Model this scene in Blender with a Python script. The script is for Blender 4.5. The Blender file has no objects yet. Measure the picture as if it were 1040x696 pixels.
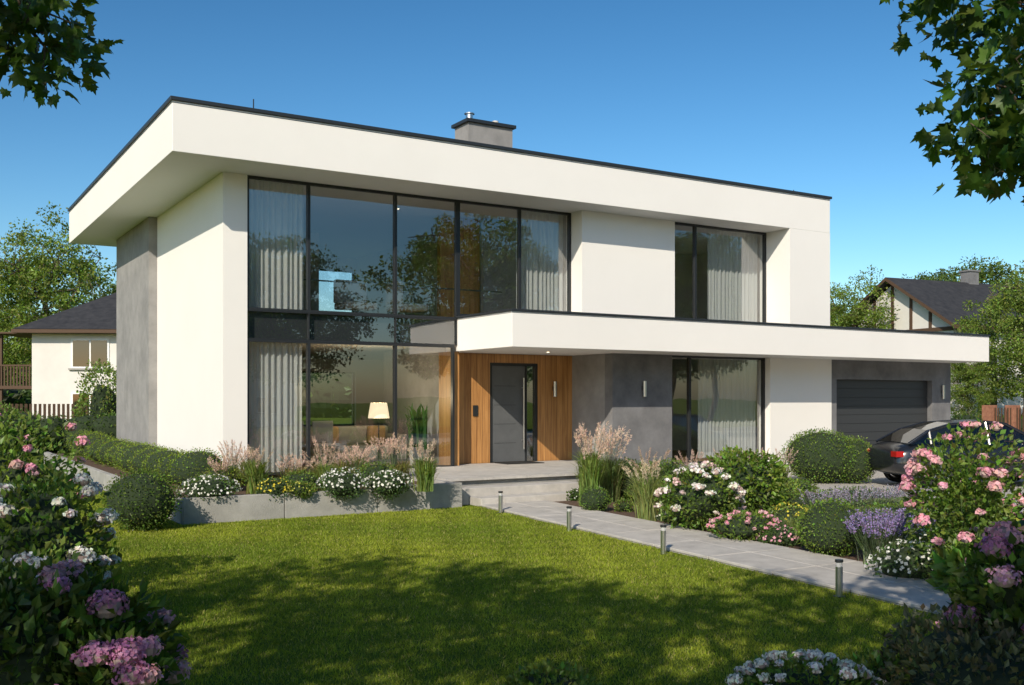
import bpy, bmesh, math, numpy as np
from mathutils import Vector
R=np.random.default_rng(11)
rad=math.radians
sc=bpy.context.scene
COL=sc.collection
# ------------------------------------------------------------------ viewing axes (metres)
FX,FY=0.5225,0.8526
def gp(lat,dep): return (FX*dep+FY*lat, FY*dep-FX*lat)
# ------------------------------------------------------------------ materials
def mat(name,base=(.5,.5,.5),rough=.6,metal=0,noise=None,bump=0,bscale=50,spec=.5):
    m=bpy.data.materials.new(name); m.use_nodes=True
    nt=m.node_tree; b=nt.nodes['Principled BSDF']
    b.inputs['Base Color'].default_value=(*base,1); b.inputs['Roughness'].default_value=rough
    b.inputs['Metallic'].default_value=metal; b.inputs['Specular IOR Level'].default_value=spec
    tc=nt.nodes.new('ShaderNodeTexCoord')
    if noise:
        n=nt.nodes.new('ShaderNodeTexNoise'); n.inputs['Scale'].default_value=noise[0]; n.inputs['Detail'].default_value=8
        n.inputs['Roughness'].default_value=.65
        nt.links.new(tc.outputs['Object'],n.inputs['Vector'])
        r=nt.nodes.new('ShaderNodeValToRGB'); r.color_ramp.elements[0].position=.3; r.color_ramp.elements[1].position=.72
        r.color_ramp.elements[0].color=(*noise[1],1); r.color_ramp.elements[1].color=(*noise[2],1)
        nt.links.new(n.outputs['Fac'],r.inputs['Fac']); nt.links.new(r.outputs['Color'],b.inputs['Base Color'])
    if bump:
        n2=nt.nodes.new('ShaderNodeTexNoise'); n2.inputs['Scale'].default_value=bscale; n2.inputs['Detail'].default_value=6
        nt.links.new(tc.outputs['Object'],n2.inputs['Vector'])
        bp=nt.nodes.new('ShaderNodeBump'); bp.inputs['Strength'].default_value=bump; bp.inputs['Distance'].default_value=.02
        nt.links.new(n2.outputs['Fac'],bp.inputs['Height']); nt.links.new(bp.outputs['Normal'],b.inputs['Normal'])
    return m
def leafmat(name,trans=.35,rough=.45,spec=.35):
    m=bpy.data.materials.new(name); m.use_nodes=True; nt=m.node_tree; b=nt.nodes['Principled BSDF']
    a=nt.nodes.new('ShaderNodeAttribute'); a.attribute_name='Col'
    b.inputs['Roughness'].default_value=rough; b.inputs['Specular IOR Level'].default_value=spec
    nt.links.new(a.outputs['Color'],b.inputs['Base Color'])
    t=nt.nodes.new('ShaderNodeBsdfTranslucent'); g=nt.nodes.new('ShaderNodeMix'); g.data_type='RGBA'; g.blend_type='MULTIPLY'
    g.inputs[0].default_value=1; g.inputs[7].default_value=(1.5,1.6,.7,1) if name!='petal' else (1.1,1.05,1,1)
    nt.links.new(a.outputs['Color'],g.inputs[6]); nt.links.new(g.outputs[2],t.inputs['Color'])
    mx=nt.nodes.new('ShaderNodeMixShader'); mx.inputs[0].default_value=trans
    nt.links.new(b.outputs[0],mx.inputs[1]); nt.links.new(t.outputs[0],mx.inputs[2])
    nt.links.new(mx.outputs[0],nt.nodes['Material Output'].inputs[0])
    return m
def glassmat(name,tint=(.8,.86,.86),refl=1.0,add=.06):
    m=bpy.data.materials.new(name); m.use_nodes=True; nt=m.node_tree; nt.nodes.remove(nt.nodes['Principled BSDF'])
    t=nt.nodes.new('ShaderNodeBsdfTransparent'); t.inputs[0].default_value=(*tint,1)
    g=nt.nodes.new('ShaderNodeBsdfGlossy'); g.inputs['Roughness'].default_value=.0; g.inputs['Color'].default_value=(.97,.97,.97,1)
    # two-sided Schlick reflectance of a double glazed pane
    ge=nt.nodes.new('ShaderNodeNewGeometry'); dt=nt.nodes.new('ShaderNodeVectorMath'); dt.operation='DOT_PRODUCT'
    nt.links.new(ge.outputs['Incoming'],dt.inputs[0]); nt.links.new(ge.outputs['True Normal'],dt.inputs[1])
    ab=nt.nodes.new('ShaderNodeMath'); ab.operation='ABSOLUTE'; nt.links.new(dt.outputs['Value'],ab.inputs[0])
    iv=nt.nodes.new('ShaderNodeMath'); iv.operation='SUBTRACT'; iv.inputs[0].default_value=1; nt.links.new(ab.outputs[0],iv.inputs[1])
    pw=nt.nodes.new('ShaderNodeMath'); pw.operation='POWER'; pw.inputs[1].default_value=4; nt.links.new(iv.outputs[0],pw.inputs[0])
    ma=nt.nodes.new('ShaderNodeMath'); ma.operation='MULTIPLY_ADD'; ma.inputs[1].default_value=refl; ma.inputs[2].default_value=add; ma.use_clamp=True
    nt.links.new(pw.outputs[0],ma.inputs[0])
    tc=nt.nodes.new('ShaderNodeTexCoord'); n=nt.nodes.new('ShaderNodeTexNoise'); n.inputs['Scale'].default_value=.9; n.inputs['Detail'].default_value=1
    bp=nt.nodes.new('ShaderNodeBump'); bp.inputs['Strength'].default_value=.12; bp.inputs['Distance'].default_value=.02
    nt.links.new(tc.outputs['Object'],n.inputs['Vector']); nt.links.new(n.outputs['Fac'],bp.inputs['Height']); nt.links.new(bp.outputs[0],g.inputs['Normal'])
    mx=nt.nodes.new('ShaderNodeMixShader'); nt.links.new(ma.outputs[0],mx.inputs[0]); nt.links.new(t.outputs[0],mx.inputs[1]); nt.links.new(g.outputs[0],mx.inputs[2])
    nt.links.new(mx.outputs[0],nt.nodes['Material Output'].inputs[0]); return m
def emis(name,c,s):
    m=bpy.data.materials.new(name); m.use_nodes=True; b=m.node_tree.nodes['Principled BSDF']
    b.inputs['Base Color'].default_value=(*c,1); b.inputs['Emission Color'].default_value=(*c,1); b.inputs['Emission Strength'].default_value=s; return m
def curtainmat():
    m=bpy.data.materials.new('sheer_curtain'); m.use_nodes=True; nt=m.node_tree; nt.nodes.remove(nt.nodes['Principled BSDF'])
    d=nt.nodes.new('ShaderNodeBsdfDiffuse'); d.inputs[0].default_value=(.8,.8,.78,1)
    t=nt.nodes.new('ShaderNodeBsdfTranslucent'); t.inputs[0].default_value=(.8,.8,.78,1)
    tr=nt.nodes.new('ShaderNodeBsdfTransparent')
    a=nt.nodes.new('ShaderNodeMixShader'); a.inputs[0].default_value=.35; nt.links.new(d.outputs[0],a.inputs[1]); nt.links.new(t.outputs[0],a.inputs[2])
    b=nt.nodes.new('ShaderNodeMixShader'); b.inputs[0].default_value=.25; nt.links.new(a.outputs[0],b.inputs[1]); nt.links.new(tr.outputs[0],b.inputs[2])
    nt.links.new(b.outputs[0],nt.nodes['Material Output'].inputs[0]); return m
def woodmat(name,c1,c2,plank=.14,axis='X'):
    m=bpy.data.materials.new(name); m.use_nodes=True; nt=m.node_tree; b=nt.nodes['Principled BSDF']; L=nt.links.new
    tc=nt.nodes.new('ShaderNodeTexCoord'); sp=nt.nodes.new('ShaderNodeSeparateXYZ'); L(tc.outputs['Object'],sp.inputs[0])
    ad=nt.nodes.new('ShaderNodeMath'); ad.operation='ADD'; L(sp.outputs['X'],ad.inputs[0]); L(sp.outputs['Y'],ad.inputs[1])
    dv=nt.nodes.new('ShaderNodeMath'); dv.operation='DIVIDE'; dv.inputs[1].default_value=plank
    L(ad.outputs[0] if axis=='X' else sp.outputs[axis],dv.inputs[0])
    fl=nt.nodes.new('ShaderNodeMath'); fl.operation='FLOOR'; L(dv.outputs[0],fl.inputs[0])
    wn=nt.nodes.new('ShaderNodeTexWhiteNoise'); wn.noise_dimensions='1D'; L(fl.outputs[0],wn.inputs['W'])
    mp=nt.nodes.new('ShaderNodeMapping'); mp.inputs['Scale'].default_value=(28,28,1.6) if axis=='X' else (2,28,28); L(tc.outputs['Object'],mp.inputs[0])
    n=nt.nodes.new('ShaderNodeTexNoise'); n.inputs['Scale'].default_value=1; n.inputs['Detail'].default_value=6; n.inputs['Distortion'].default_value=.6; L(mp.outputs[0],n.inputs['Vector'])
    s=nt.nodes.new('ShaderNodeMath'); s.operation='MULTIPLY_ADD'; s.inputs[1].default_value=.25; L(wn.outputs[0],s.inputs[0]); L(n.outputs['Fac'],s.inputs[2])
    r=nt.nodes.new('ShaderNodeValToRGB'); r.color_ramp.elements[0].position=.35; r.color_ramp.elements[1].position=.95
    r.color_ramp.elements[0].color=(*c1,1); r.color_ramp.elements[1].color=(*c2,1); L(s.outputs[0],r.inputs[0])
    fr=nt.nodes.new('ShaderNodeMath'); fr.operation='FRACT'; L(dv.outputs[0],fr.inputs[0])
    gt=nt.nodes.new('ShaderNodeMath'); gt.operation='GREATER_THAN'; gt.inputs[1].default_value=.04; L(fr.outputs[0],gt.inputs[0])
    mx=nt.nodes.new('ShaderNodeMix'); mx.data_type='RGBA'; mx.inputs[6].default_value=(.06,.03,.012,1); L(gt.outputs[0],mx.inputs[0]); L(r.outputs[0],mx.inputs[7])
    L(mx.outputs[2],b.inputs['Base Color']); b.inputs['Roughness'].default_value=.45; return m

M={}
M['white']=mat('white_render',(.8,.78,.74),.85,noise=(.5,(.765,.745,.705),(.80,.78,.74)),bump=.2,bscale=110)
M['gray']=mat('gray_render',(.25,.25,.25),.85,noise=(1.8,(.21,.205,.2),(.33,.32,.31)),bump=.45,bscale=70)
M['darkgray']=mat('dark_gray_render',(.14,.145,.15),.8,noise=(1.8,(.115,.115,.12),(.215,.215,.22)),bump=.45,bscale=70)  # darker copy of the gray render; holds the front wall's canopy shade
M['frame']=mat('anthracite_frame',(.018,.02,.022),.4)
M['metal']=mat('zinc_edge',(.03,.035,.04),.4,metal=.3)
M['steel']=mat('steel',(.6,.6,.6),.3,metal=1)
M['door']=mat('door_gray',(.07,.075,.08),.4,noise=(3,(.085,.09,.095),(.11,.115,.12)))
M['garage']=mat('garage_door',(.035,.037,.04),.45)
M['concrete']=mat('concrete',(.33,.32,.3),.85,noise=(2.2,(.25,.245,.225),(.42,.405,.38)),bump=.4,bscale=60)
M['slab']=mat('path_concrete',(.4,.39,.37),.85,noise=(3,(.36,.34,.31),(.54,.51,.465)),bump=.4,bscale=90)
M['wood']=woodmat('wood_cladding',(.27,.12,.035),(.56,.29,.1),.16)
M['oak']=woodmat('oak_floor',(.2,.11,.05),(.42,.26,.14),.18,'Y')
M['iwall']=mat('interior_paint',(.55,.53,.49),.9)
M['igray']=mat('interior_gray',(.25,.25,.26),.9,noise=(2,(.2,.2,.21),(.3,.3,.31)))
M['glass']=glassmat('window_glass',(.88,.92,.92),1.3,.2)
M['carglass']=glassmat('car_glass',(.25,.28,.28),1.0,.06)
M['spandrel']=mat('spandrel_glass',(.012,.014,.016),.04,spec=.8)
M['curtain']=curtainmat()
M['fabric']=mat('sofa_fabric',(.4,.37,.33),.95,bump=.3,bscale=200)
M['cushion']=mat('cushion_fabric',(.5,.3,.15),.95)
M['lampshade']=emis('lamp_shade',(1,.78,.52),1.2)
M['spot']=emis('downlight',(1,.85,.6),3)
M['tv']=mat('black_screen',(.01,.01,.01),.15)
M['bark']=mat('bark',(.12,.09,.06),.95,noise=(9,(.06,.045,.03),(.18,.14,.1)),bump=.8,bscale=25)
M['leaf']=leafmat('foliage'); M['blade']=leafmat('grass_blade',.4,.5,.25)
M['petal']=leafmat('petal',.3,.7,.15)
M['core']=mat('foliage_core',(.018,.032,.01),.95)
M['stem']=mat('stem',(.06,.1,.03),.8)
M['mulch']=mat('bark_mulch',(.07,.04,.025),.95,noise=(35,(.035,.02,.012),(.17,.1,.06)),bump=1,bscale=45)
M['gravel']=mat('gravel',(.4,.38,.35),.95,noise=(40,(.27,.25,.23),(.6,.57,.52)),bump=1,bscale=50)
M['soil']=mat('soil',(.05,.035,.025),.95,bump=1,bscale=40)
M['rooftile']=mat('roof_tile',(.05,.052,.058),.75,noise=(3,(.025,.026,.03),(.055,.055,.058)),spec=.2)
M['carpaint']=mat('car_paint',(.012,.014,.018),.18,spec=.8); M['tyre']=mat('tyre',(.015,.015,.015),.8)
M['headlight']=mat('headlight',(.75,.78,.8),.1,spec=.9); M['tail']=mat('tail_light',(.35,.01,.01),.2)
M['winframe']=mat('white_window_frame',(.75,.75,.73),.5)
M['brick']=mat('brick',(.28,.12,.07),.9,noise=(8,(.2,.08,.05),(.36,.17,.1)))
M['neighbour_white']=mat('neighbour_render',(.72,.7,.66),.9,noise=(1,(.6,.58,.54),(.68,.66,.61)))  # off-white wall colour of the neighbour houses
M['timber']=mat('timber_dark',(.08,.045,.025),.8)
M['petalcore']=mat('flower_head_core',(.4,.3,.27),.9)
def ground_mat():
    m=bpy.data.materials.new('grass_ground'); m.use_nodes=True; nt=m.node_tree; b=nt.nodes['Principled BSDF']; L=nt.links.new
    tc=nt.nodes.new('ShaderNodeTexCoord'); n=nt.nodes.new('ShaderNodeTexNoise'); n.inputs['Scale'].default_value=.6; n.inputs['Detail'].default_value=10; n.inputs['Roughness'].default_value=.75
    L(tc.outputs['Object'],n.inputs['Vector']); r=nt.nodes.new('ShaderNodeValToRGB'); e=r.color_ramp.elements
    e[0].position=.3; e[0].color=(.07,.11,.015,1); e[1].position=.7; e[1].color=(.15,.2,.03,1); L(n.outputs['Fac'],r.inputs[0]); L(r.outputs[0],b.inputs['Base Color'])
    b.inputs['Roughness'].default_value=1; b.inputs['Specular IOR Level'].default_value=.05
    n2=nt.nodes.new('ShaderNodeTexNoise'); n2.inputs['Scale'].default_value=60; L(tc.outputs['Object'],n2.inputs['Vector'])
    bp=nt.nodes.new('ShaderNodeBump'); bp.inputs['Strength'].default_value=.8; bp.inputs['Distance'].default_value=.03; L(n2.outputs[0],bp.inputs['Height']); L(bp.outputs[0],b.inputs['Normal'])
    return m
M['ground']=ground_mat()
# ------------------------------------------------------------------ mesh helpers
class MB:
    def __init__(s): s.V=[];s.F=[];s.mi=[];s.C=[];s.n=0;s.mats=[]
    def mid(s,k):
        if k not in s.mats: s.mats.append(k)
        return s.mats.index(k)
    def add(s,V,F,mk,col=(.5,.5,.5)):
        V=np.asarray(V,float).reshape(-1,3); F=np.asarray(F,int)
        s.V.append(V); s.F.append(F+s.n); s.mi.append(np.full(len(F),s.mid(mk)))
        C=np.asarray(col,float); 
        if C.ndim==1: C=np.tile(C,(len(V),1))
        s.C.append(C); s.n+=len(V)
    def mesh(s,name,smooth=False):
        me=bpy.data.meshes.new(name); V=np.concatenate(s.V)
        me.vertices.add(len(V)); me.vertices.foreach_set('co',V.astype(np.float32).ravel())
        tot=np.concatenate([np.full(len(f),f.shape[1]) for f in s.F]); idx=np.concatenate([f.ravel() for f in s.F])
        me.loops.add(len(idx)); me.loops.foreach_set('vertex_index',idx.astype(np.int32))
        me.polygons.add(len(tot)); st=np.concatenate([[0],np.cumsum(tot)[:-1]])
        me.polygons.foreach_set('loop_start',st.astype(np.int32)); me.polygons.foreach_set('loop_total',tot.astype(np.int32))
        me.polygons.foreach_set('material_index',np.concatenate(s.mi).astype(np.int32))
        me.polygons.foreach_set('use_smooth',np.full(len(tot),smooth))
        for k in s.mats: me.materials.append(M[k])
        a=me.color_attributes.new('Col','FLOAT_COLOR','POINT'); C=np.concatenate(s.C); C=np.c_[np.clip(C,0,1),np.ones(len(C))]
        a.data.foreach_set('color',C.astype(np.float32).ravel()); me.update(calc_edges=True); me.validate(); return me
    def obj(s,name,loc=(0,0,0),smooth=False,parent=None):
        o=bpy.data.objects.new(name,s.mesh(name,smooth)); o.location=loc; COL.objects.link(o); o.parent=parent; return o
def boxarr(x0,x1,y0,y1,z0,z1):
    V=[(x0,y0,z0),(x1,y0,z0),(x1,y1,z0),(x0,y1,z0),(x0,y0,z1),(x1,y0,z1),(x1,y1,z1),(x0,y1,z1)]
    F=[(0,3,2,1),(4,5,6,7),(0,1,5,4),(1,2,6,5),(2,3,7,6),(3,0,4,7)]
    return V,F
def boxes(name,lst,mk,parent=None,bev=0):
    b=MB()
    for l in lst: b.add(*boxarr(*l),mk)
    o=b.obj(name,parent=parent)
    if bev:
        md=o.modifiers.new('b','BEVEL'); md.width=bev; md.segments=2
    return o
def box(name,x0,x1,y0,y1,z0,z1,mk,parent=None,bev=0): return boxes(name,[(x0,x1,y0,y1,z0,z1)],mk,parent,bev)
def empty(name,loc=(0,0,0),rz=0):
    e=bpy.data.objects.new(name,None); e.location=loc; e.rotation_euler=(0,0,rz); COL.objects.link(e); return e
def tube(mb,P,r,mk,sides=7,col=(.1,.08,.05)):
    P=np.asarray(P,float); n=len(P); r=np.broadcast_to(r,(n,)); a=np.linspace(0,2*np.pi,sides,endpoint=False); V=[]
    for i in range(n):
        t=P[min(i+1,n-1)]-P[max(i-1,0)]; t/=np.linalg.norm(t)+1e-9
        u=np.cross(t,(0.3,.1,.95) if abs(t[2])<.9 else (1,0,0)); u/=np.linalg.norm(u)+1e-9; w=np.cross(t,u)
        V.append(P[i]+r[i]*(np.cos(a)[:,None]*u+np.sin(a)[:,None]*w))
    V=np.concatenate(V); F=[]
    for i in range(n-1):
        for j in range(sides): k=(j+1)%sides; F.append((i*sides+j,i*sides+k,(i+1)*sides+k,(i+1)*sides+j))
    mb.add(V,F,mk,col)
def cyl(mb,x,y,z0,z1,r,mk,sides=16,r2=None):
    r2=r if r2 is None else r2; a=np.linspace(0,2*np.pi,sides,endpoint=False)
    V=np.r_[np.c_[x+r*np.cos(a),y+r*np.sin(a),np.full(sides,z0)],np.c_[x+r2*np.cos(a),y+r2*np.sin(a),np.full(sides,z1)]]
    mb.add(V,[(j,(j+1)%sides,sides+(j+1)%sides,sides+j) for j in range(sides)],mk)
    mb.add(V[sides:],[list(range(sides))],mk); mb.add(V[:sides],[list(range(sides))[::-1]],mk)
LEAF=(np.array([(0,0,0),(.3,.45,.1),(0,1,0),(-.3,.45,.1)]),np.array([(0,1,2),(0,2,3)]))
BLADE=(np.array([(-.5,0,0),(.5,0,0),(0,1,.25)]),np.array([(0,1,2)]))
_o=[(0,0),(.12,.1),(.42,.0),(.36,.2),(.56,.45),(.32,.46),(.3,.62),(.16,.6),(0,1)]
_o=_o+[(-x,y) for x,y in _o[-2:0:-1]]
MAPLE=(np.array([(0,.35,.03)]+[(x,y,-.35*x*x-.12*y*y) for x,y in _o]),np.array([(0,i+1,(i+1)%len(_o)+1) for i in range(len(_o))]))
pv=[];pf=[]
for k in range(4):
    a=k*np.pi/2; c,s_=np.cos(a),np.sin(a)
    q=[(0,0,0),(.32,.3,.05),(0,.62,.0),(-.32,.3,.05)]
    pv+=[(c*x-s_*y,s_*x+c*y,z) for x,y,z in q]; pf+=[(4*k,4*k+1,4*k+2),(4*k,4*k+2,4*k+3)]
FLORET=(np.array(pv),np.array(pf))
def unit(v): return v/(np.linalg.norm(v,axis=-1,keepdims=True)+1e-9)
def scatter(mb,tpl,pos,d,size,mk,col,normal=None):
    N=len(pos); T,F=tpl
    if normal is None:
        rnd=unit(R.normal(size=(N,3))); z=unit(np.cross(d,rnd)); y=unit(d); x=np.cross(y,z)
    else:
        z=unit(normal); rnd=unit(R.normal(size=(N,3))); y=unit(np.cross(z,rnd)); x=np.cross(y,z)
    s=np.asarray(size)
    if s.ndim==0: s=np.full(N,s)
    if s.ndim==1: s=np.stack([s,s,s],1)
    V=pos[:,None,:]+T[None,:,0:1]*(x*s[:,0:1])[:,None]+T[None,:,1:2]*(y*s[:,1:2])[:,None]+T[None,:,2:3]*(z*s[:,2:3])[:,None]
    Fs=(F[None]+(np.arange(N)*len(T))[:,None,None]).reshape(-1,F.shape[1])
    mb.add(V.reshape(-1,3),Fs,mk,np.repeat(col,len(T),axis=0))
def vary(col,N,v=.25,h=.12):
    c=np.tile(np.asarray(col,float),(N,1)); c*= (1+v*R.normal(size=(N,1))).clip(.35,1.9); c*=(1+h*R.normal(size=(N,3))).clip(.5,1.6); return c.clip(0,1)
def lump(K=14,amp=.22,k=9):
    D=unit(R.normal(size=(K,3))); A=R.uniform(-amp*.6,amp,K)
    return lambda d: 1+(A*np.exp(k*(d@D.T-1))).sum(1)
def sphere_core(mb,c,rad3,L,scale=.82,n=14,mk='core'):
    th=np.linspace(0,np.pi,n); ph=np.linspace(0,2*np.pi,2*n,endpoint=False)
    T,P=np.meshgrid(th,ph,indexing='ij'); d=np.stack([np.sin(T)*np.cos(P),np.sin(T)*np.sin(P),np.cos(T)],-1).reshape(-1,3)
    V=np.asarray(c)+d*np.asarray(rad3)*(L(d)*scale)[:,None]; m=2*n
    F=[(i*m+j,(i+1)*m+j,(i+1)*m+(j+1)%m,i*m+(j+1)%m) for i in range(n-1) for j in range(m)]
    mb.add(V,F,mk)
def leafball(mb,c,r3,N,size,col,amp=.2,core=.8,shell=.25,tpl=LEAF,mk='leaf',L=None,K=14):
    L=L or lump(K,amp); c=np.asarray(c,float); r3=np.asarray(r3,float)
    d=unit(R.normal(size=(N,3))); rr=L(d)*(1-shell*R.random(N)**1.6)
    rr*= 1+.05*R.normal(size=N)
    p=c+d*r3*rr[:,None]; keep=p[:,2]>0.01; p=p[keep]; d=d[keep]; n=len(p)
    dirs=unit(d+.75*R.normal(size=(n,3))+np.array([0,0,.25]))
    patch=1+.22*np.sin(p[:,0]*7+1)*np.sin(p[:,1]*6)*np.sin(p[:,2]*8+2)
    young=1+.5*(R.random(n)<.14)
    scatter(mb,tpl,p,dirs,size*R.uniform(.6,1.25,n),mk,vary(col,n)*(patch*young)[:,None])
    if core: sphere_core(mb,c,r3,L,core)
    return L
def flowers_on(mb,c,r3,L,heads,hr,cols,florets=40,fs=.03,up=.1,poke=1.03):
    c=np.asarray(c,float); r3=np.asarray(r3,float); k=0
    while k<heads:
        d=unit(R.normal(size=(1,3)))
        if d[0,2]<up-.15: continue
        k+=1; p=c+d[0]*r3*L(d)[0]*poke; h=hr*R.uniform(.6,1.2)
        nfl=max(12,int(florets*(h/hr)**2))
        dd=unit(R.normal(size=(nfl,3))); dd[:,2]=np.where(dd[:,2]<-.3,-dd[:,2],dd[:,2])
        col=np.asarray(cols[R.integers(len(cols))])*R.uniform(.8,1.08)
        sphere_core(mb,p,(h*.85,h*.85,h*.7),lambda q: np.ones(len(q)),.88,6,'petalcore')
        hh=h*(1+.1*R.normal(size=(nfl,1)))
        scatter(mb,FLORET,p+dd*hh*np.array([1,1,.8]),dd,fs*R.uniform(.75,1.25,nfl),'petal',vary(col,nfl,.12,.06),normal=unit(dd+.4*R.normal(size=dd.shape)))
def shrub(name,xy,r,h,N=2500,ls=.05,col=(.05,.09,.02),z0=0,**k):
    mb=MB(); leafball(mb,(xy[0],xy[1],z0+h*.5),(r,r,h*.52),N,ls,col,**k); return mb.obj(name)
def flower_shrub(name,xy,r,h,cols,heads=20,hr=.07,N=2500,ls=.07,col=(.04,.08,.018),z0=0,florets=40,fs=.03,up=.1,core=.75,amp=.3,shell=.4):
    mb=MB(); c=(xy[0],xy[1],z0+h*.52); r3=(r,r,h*.48)
    for i in range(7):
        a=R.uniform(0,6.28); tube(mb,[(xy[0],xy[1],z0),(xy[0]+.4*r*math.cos(a),xy[1]+.4*r*math.sin(a),z0+h*.6)],.01,'stem',5)
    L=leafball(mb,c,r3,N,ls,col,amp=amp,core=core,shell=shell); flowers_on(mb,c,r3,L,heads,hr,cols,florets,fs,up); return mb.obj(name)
def mound(name,xy,r,h,cols,nf=300,fs=.03,N=1200,ls=.04,col=(.07,.12,.035),z0=0):
    mb=MB(); c=(xy[0],xy[1],z0+h*.35); r3=(r,r,h*.6); L=leafball(mb,c,r3,N,ls,col,core=.75)
    d=unit(R.normal(size=(nf,3))); d=d[d[:,2]>-.1]; n=len(d); cl=np.asarray(cols)[R.integers(len(cols),size=n)]*R.uniform(.85,1.1,(n,1))
    p=np.asarray(c)+d*np.asarray(r3)*(L(d)*R.uniform(1,1.12,n))[:,None]
    scatter(mb,FLORET,p,d,fs*R.uniform(.7,1.3,n),'petal',cl,normal=unit(d+.4*R.normal(size=d.shape))); return mb.obj(name)
def grass_arrays(mb,xy,h,spread,nb,col,z0=0,w=.009,plumes=0,pcol=(.5,.36,.27),ph=None,pl=.2):
    a=R.uniform(0,2*np.pi,nb); lean=spread*R.random(nb)**.7; hh=h*R.uniform(.6,1.05,nb); base=np.c_[xy[0]+.35*spread*R.normal(size=nb)*.4,xy[1]+.35*spread*R.normal(size=nb)*.4,np.full(nb,z0)]
    o=np.c_[np.cos(a),np.sin(a),np.zeros(nb)]; perp=np.c_[-np.sin(a),np.cos(a),np.zeros(nb)]
    prof=np.array([0,.15,.5,1.]); zp=np.array([0,.45,.82,.93]); wd=np.array([1,1,.7,.05])*w
    P=base[:,None]+o[:,None]*(lean[:,None]*prof)[...,None]; P[...,2]+=hh[:,None]*zp
    V=np.stack([P-perp[:,None]*wd[None,:,None],P+perp[:,None]*wd[None,:,None]],2)
    F=np.array([(0,1,3,2),(2,3,5,4),(4,5,7,6)]); Fs=(F[None]+(np.arange(nb)*8)[:,None,None]).reshape(-1,4)
    mb.add(V.reshape(-1,3),Fs,'blade',np.repeat(vary(col,nb,.25,.1),8,axis=0))
    if plumes:
        ph=ph or h*1.15
        for i in range(plumes):
            a=R.uniform(0,6.28); ln=spread*R.uniform(.1,1.0); H=ph*R.uniform(.75,1.08); b=np.array([xy[0],xy[1],z0]); tip=b+np.array([ln*math.cos(a),ln*math.sin(a),H])
            mid=b+np.array([ln*.35*math.cos(a),ln*.35*math.sin(a),H*.6])
            tube(mb,[b,mid,tip],[.004,.003,.002],'stem',4)
            n=46; tt=R.random(n); dr=unit(tip-mid); p=tip-dr*(pl*tt)[:,None]
            d=unit(dr+.55*R.normal(size=(n,3)))
            sz=(.055*(1-abs(tt-.5)*.9))*pl/.2; scatter(mb,LEAF,p,d,np.c_[sz*.3,sz,sz*.3],'petal',vary(pcol,n,.12,.05))
def ograss(name,xy,h,spread,nb,col=(.13,.17,.05),**k):
    mb=MB(); grass_arrays(mb,xy,h,spread,nb,col,**k); return mb.obj(name)

# ------------------------------------------------------------------ TREES
def tree_mesh(name,h,cr,ch,ncl,nl,ls,col,trunk=.18,tpl=LEAF,sig=.5,amp=.35):
    mb=MB(); zc=h-ch*.5; top=np.array([0,0,h-ch*.25]); T=[np.array([0,0,0.])]
    for i in range(1,7): T.append(np.array([R.normal()*.05*cr,R.normal()*.05*cr,top[2]*i/6]))
    T=np.array(T); tube(mb,T,np.linspace(trunk,trunk*.25,7),'bark',9)
    limbs=[]
    for i in range(13):
        f=R.uniform(.3,.95); k=f*6; i0=min(int(k),5); s=T[i0]+(T[i0+1]-T[i0])*(k-i0)
        a=i*2.4+R.normal()*.3; e=np.array([math.cos(a)*cr*.8*R.uniform(.6,1),math.sin(a)*cr*.8*R.uniform(.6,1),zc+ch*.42*R.uniform(-.8,.95)])
        e[2]=max(e[2],s[2]+.1); m=s*.5+e*.5+np.array([0,0,.12*cr])+R.normal(size=3)*.06*cr
        q=np.array([s,s*.65+m*.35+R.normal(size=3)*.03*cr,m,e*.6+m*.4,e]); tube(mb,q,np.linspace(trunk*.42,.02,5),'bark',6); limbs.append(q)
    LP=np.concatenate(limbs); L=lump(18,amp,8)
    d=unit(R.normal(size=(ncl,3))); r=L(d)*R.random(ncl)**.38
    C=d*np.array([cr,cr,ch*.5])*r[:,None]*.92+np.array([0,0,zc])
    for c in C[::2]:
        j=np.argmin(((LP-c)**2).sum(1)); s=LP[j]
        if np.linalg.norm(s-c)>.1: tube(mb,[s,(s+c)/2+R.normal(size=3)*.05*cr+np.array([0,0,.03*cr]),c],[.03*trunk/.18,.018*trunk/.18,.006],'bark',4)
    bright=R.uniform(.7,1.3,ncl); n=ncl*nl; ci=np.repeat(np.arange(ncl),nl)
    u=unit(R.normal(size=(n,3)))*(R.random((n,1))**.55)
    off=u*np.array([1,1,.62])*sig*R.uniform(.9,1.9,ncl)[ci][:,None]
    p=C[ci]+off; dd=unit(u+.5*R.normal(size=(n,3))+np.array([0,0,-.25]))
    scatter(mb,tpl,p,dd,ls*R.uniform(.6,1.25,n),'leaf',vary(col,n,.18,.1)*bright[ci][:,None])
    return mb.mesh(name)
def place(name,me,xy,rz=0,s=1,z=0,sz=None):
    o=bpy.data.objects.new(name,me); o.location=(xy[0],xy[1],z); o.rotation_euler=(0,0,rz); o.scale=(s,s,sz or s); COL.objects.link(o); return o

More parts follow.
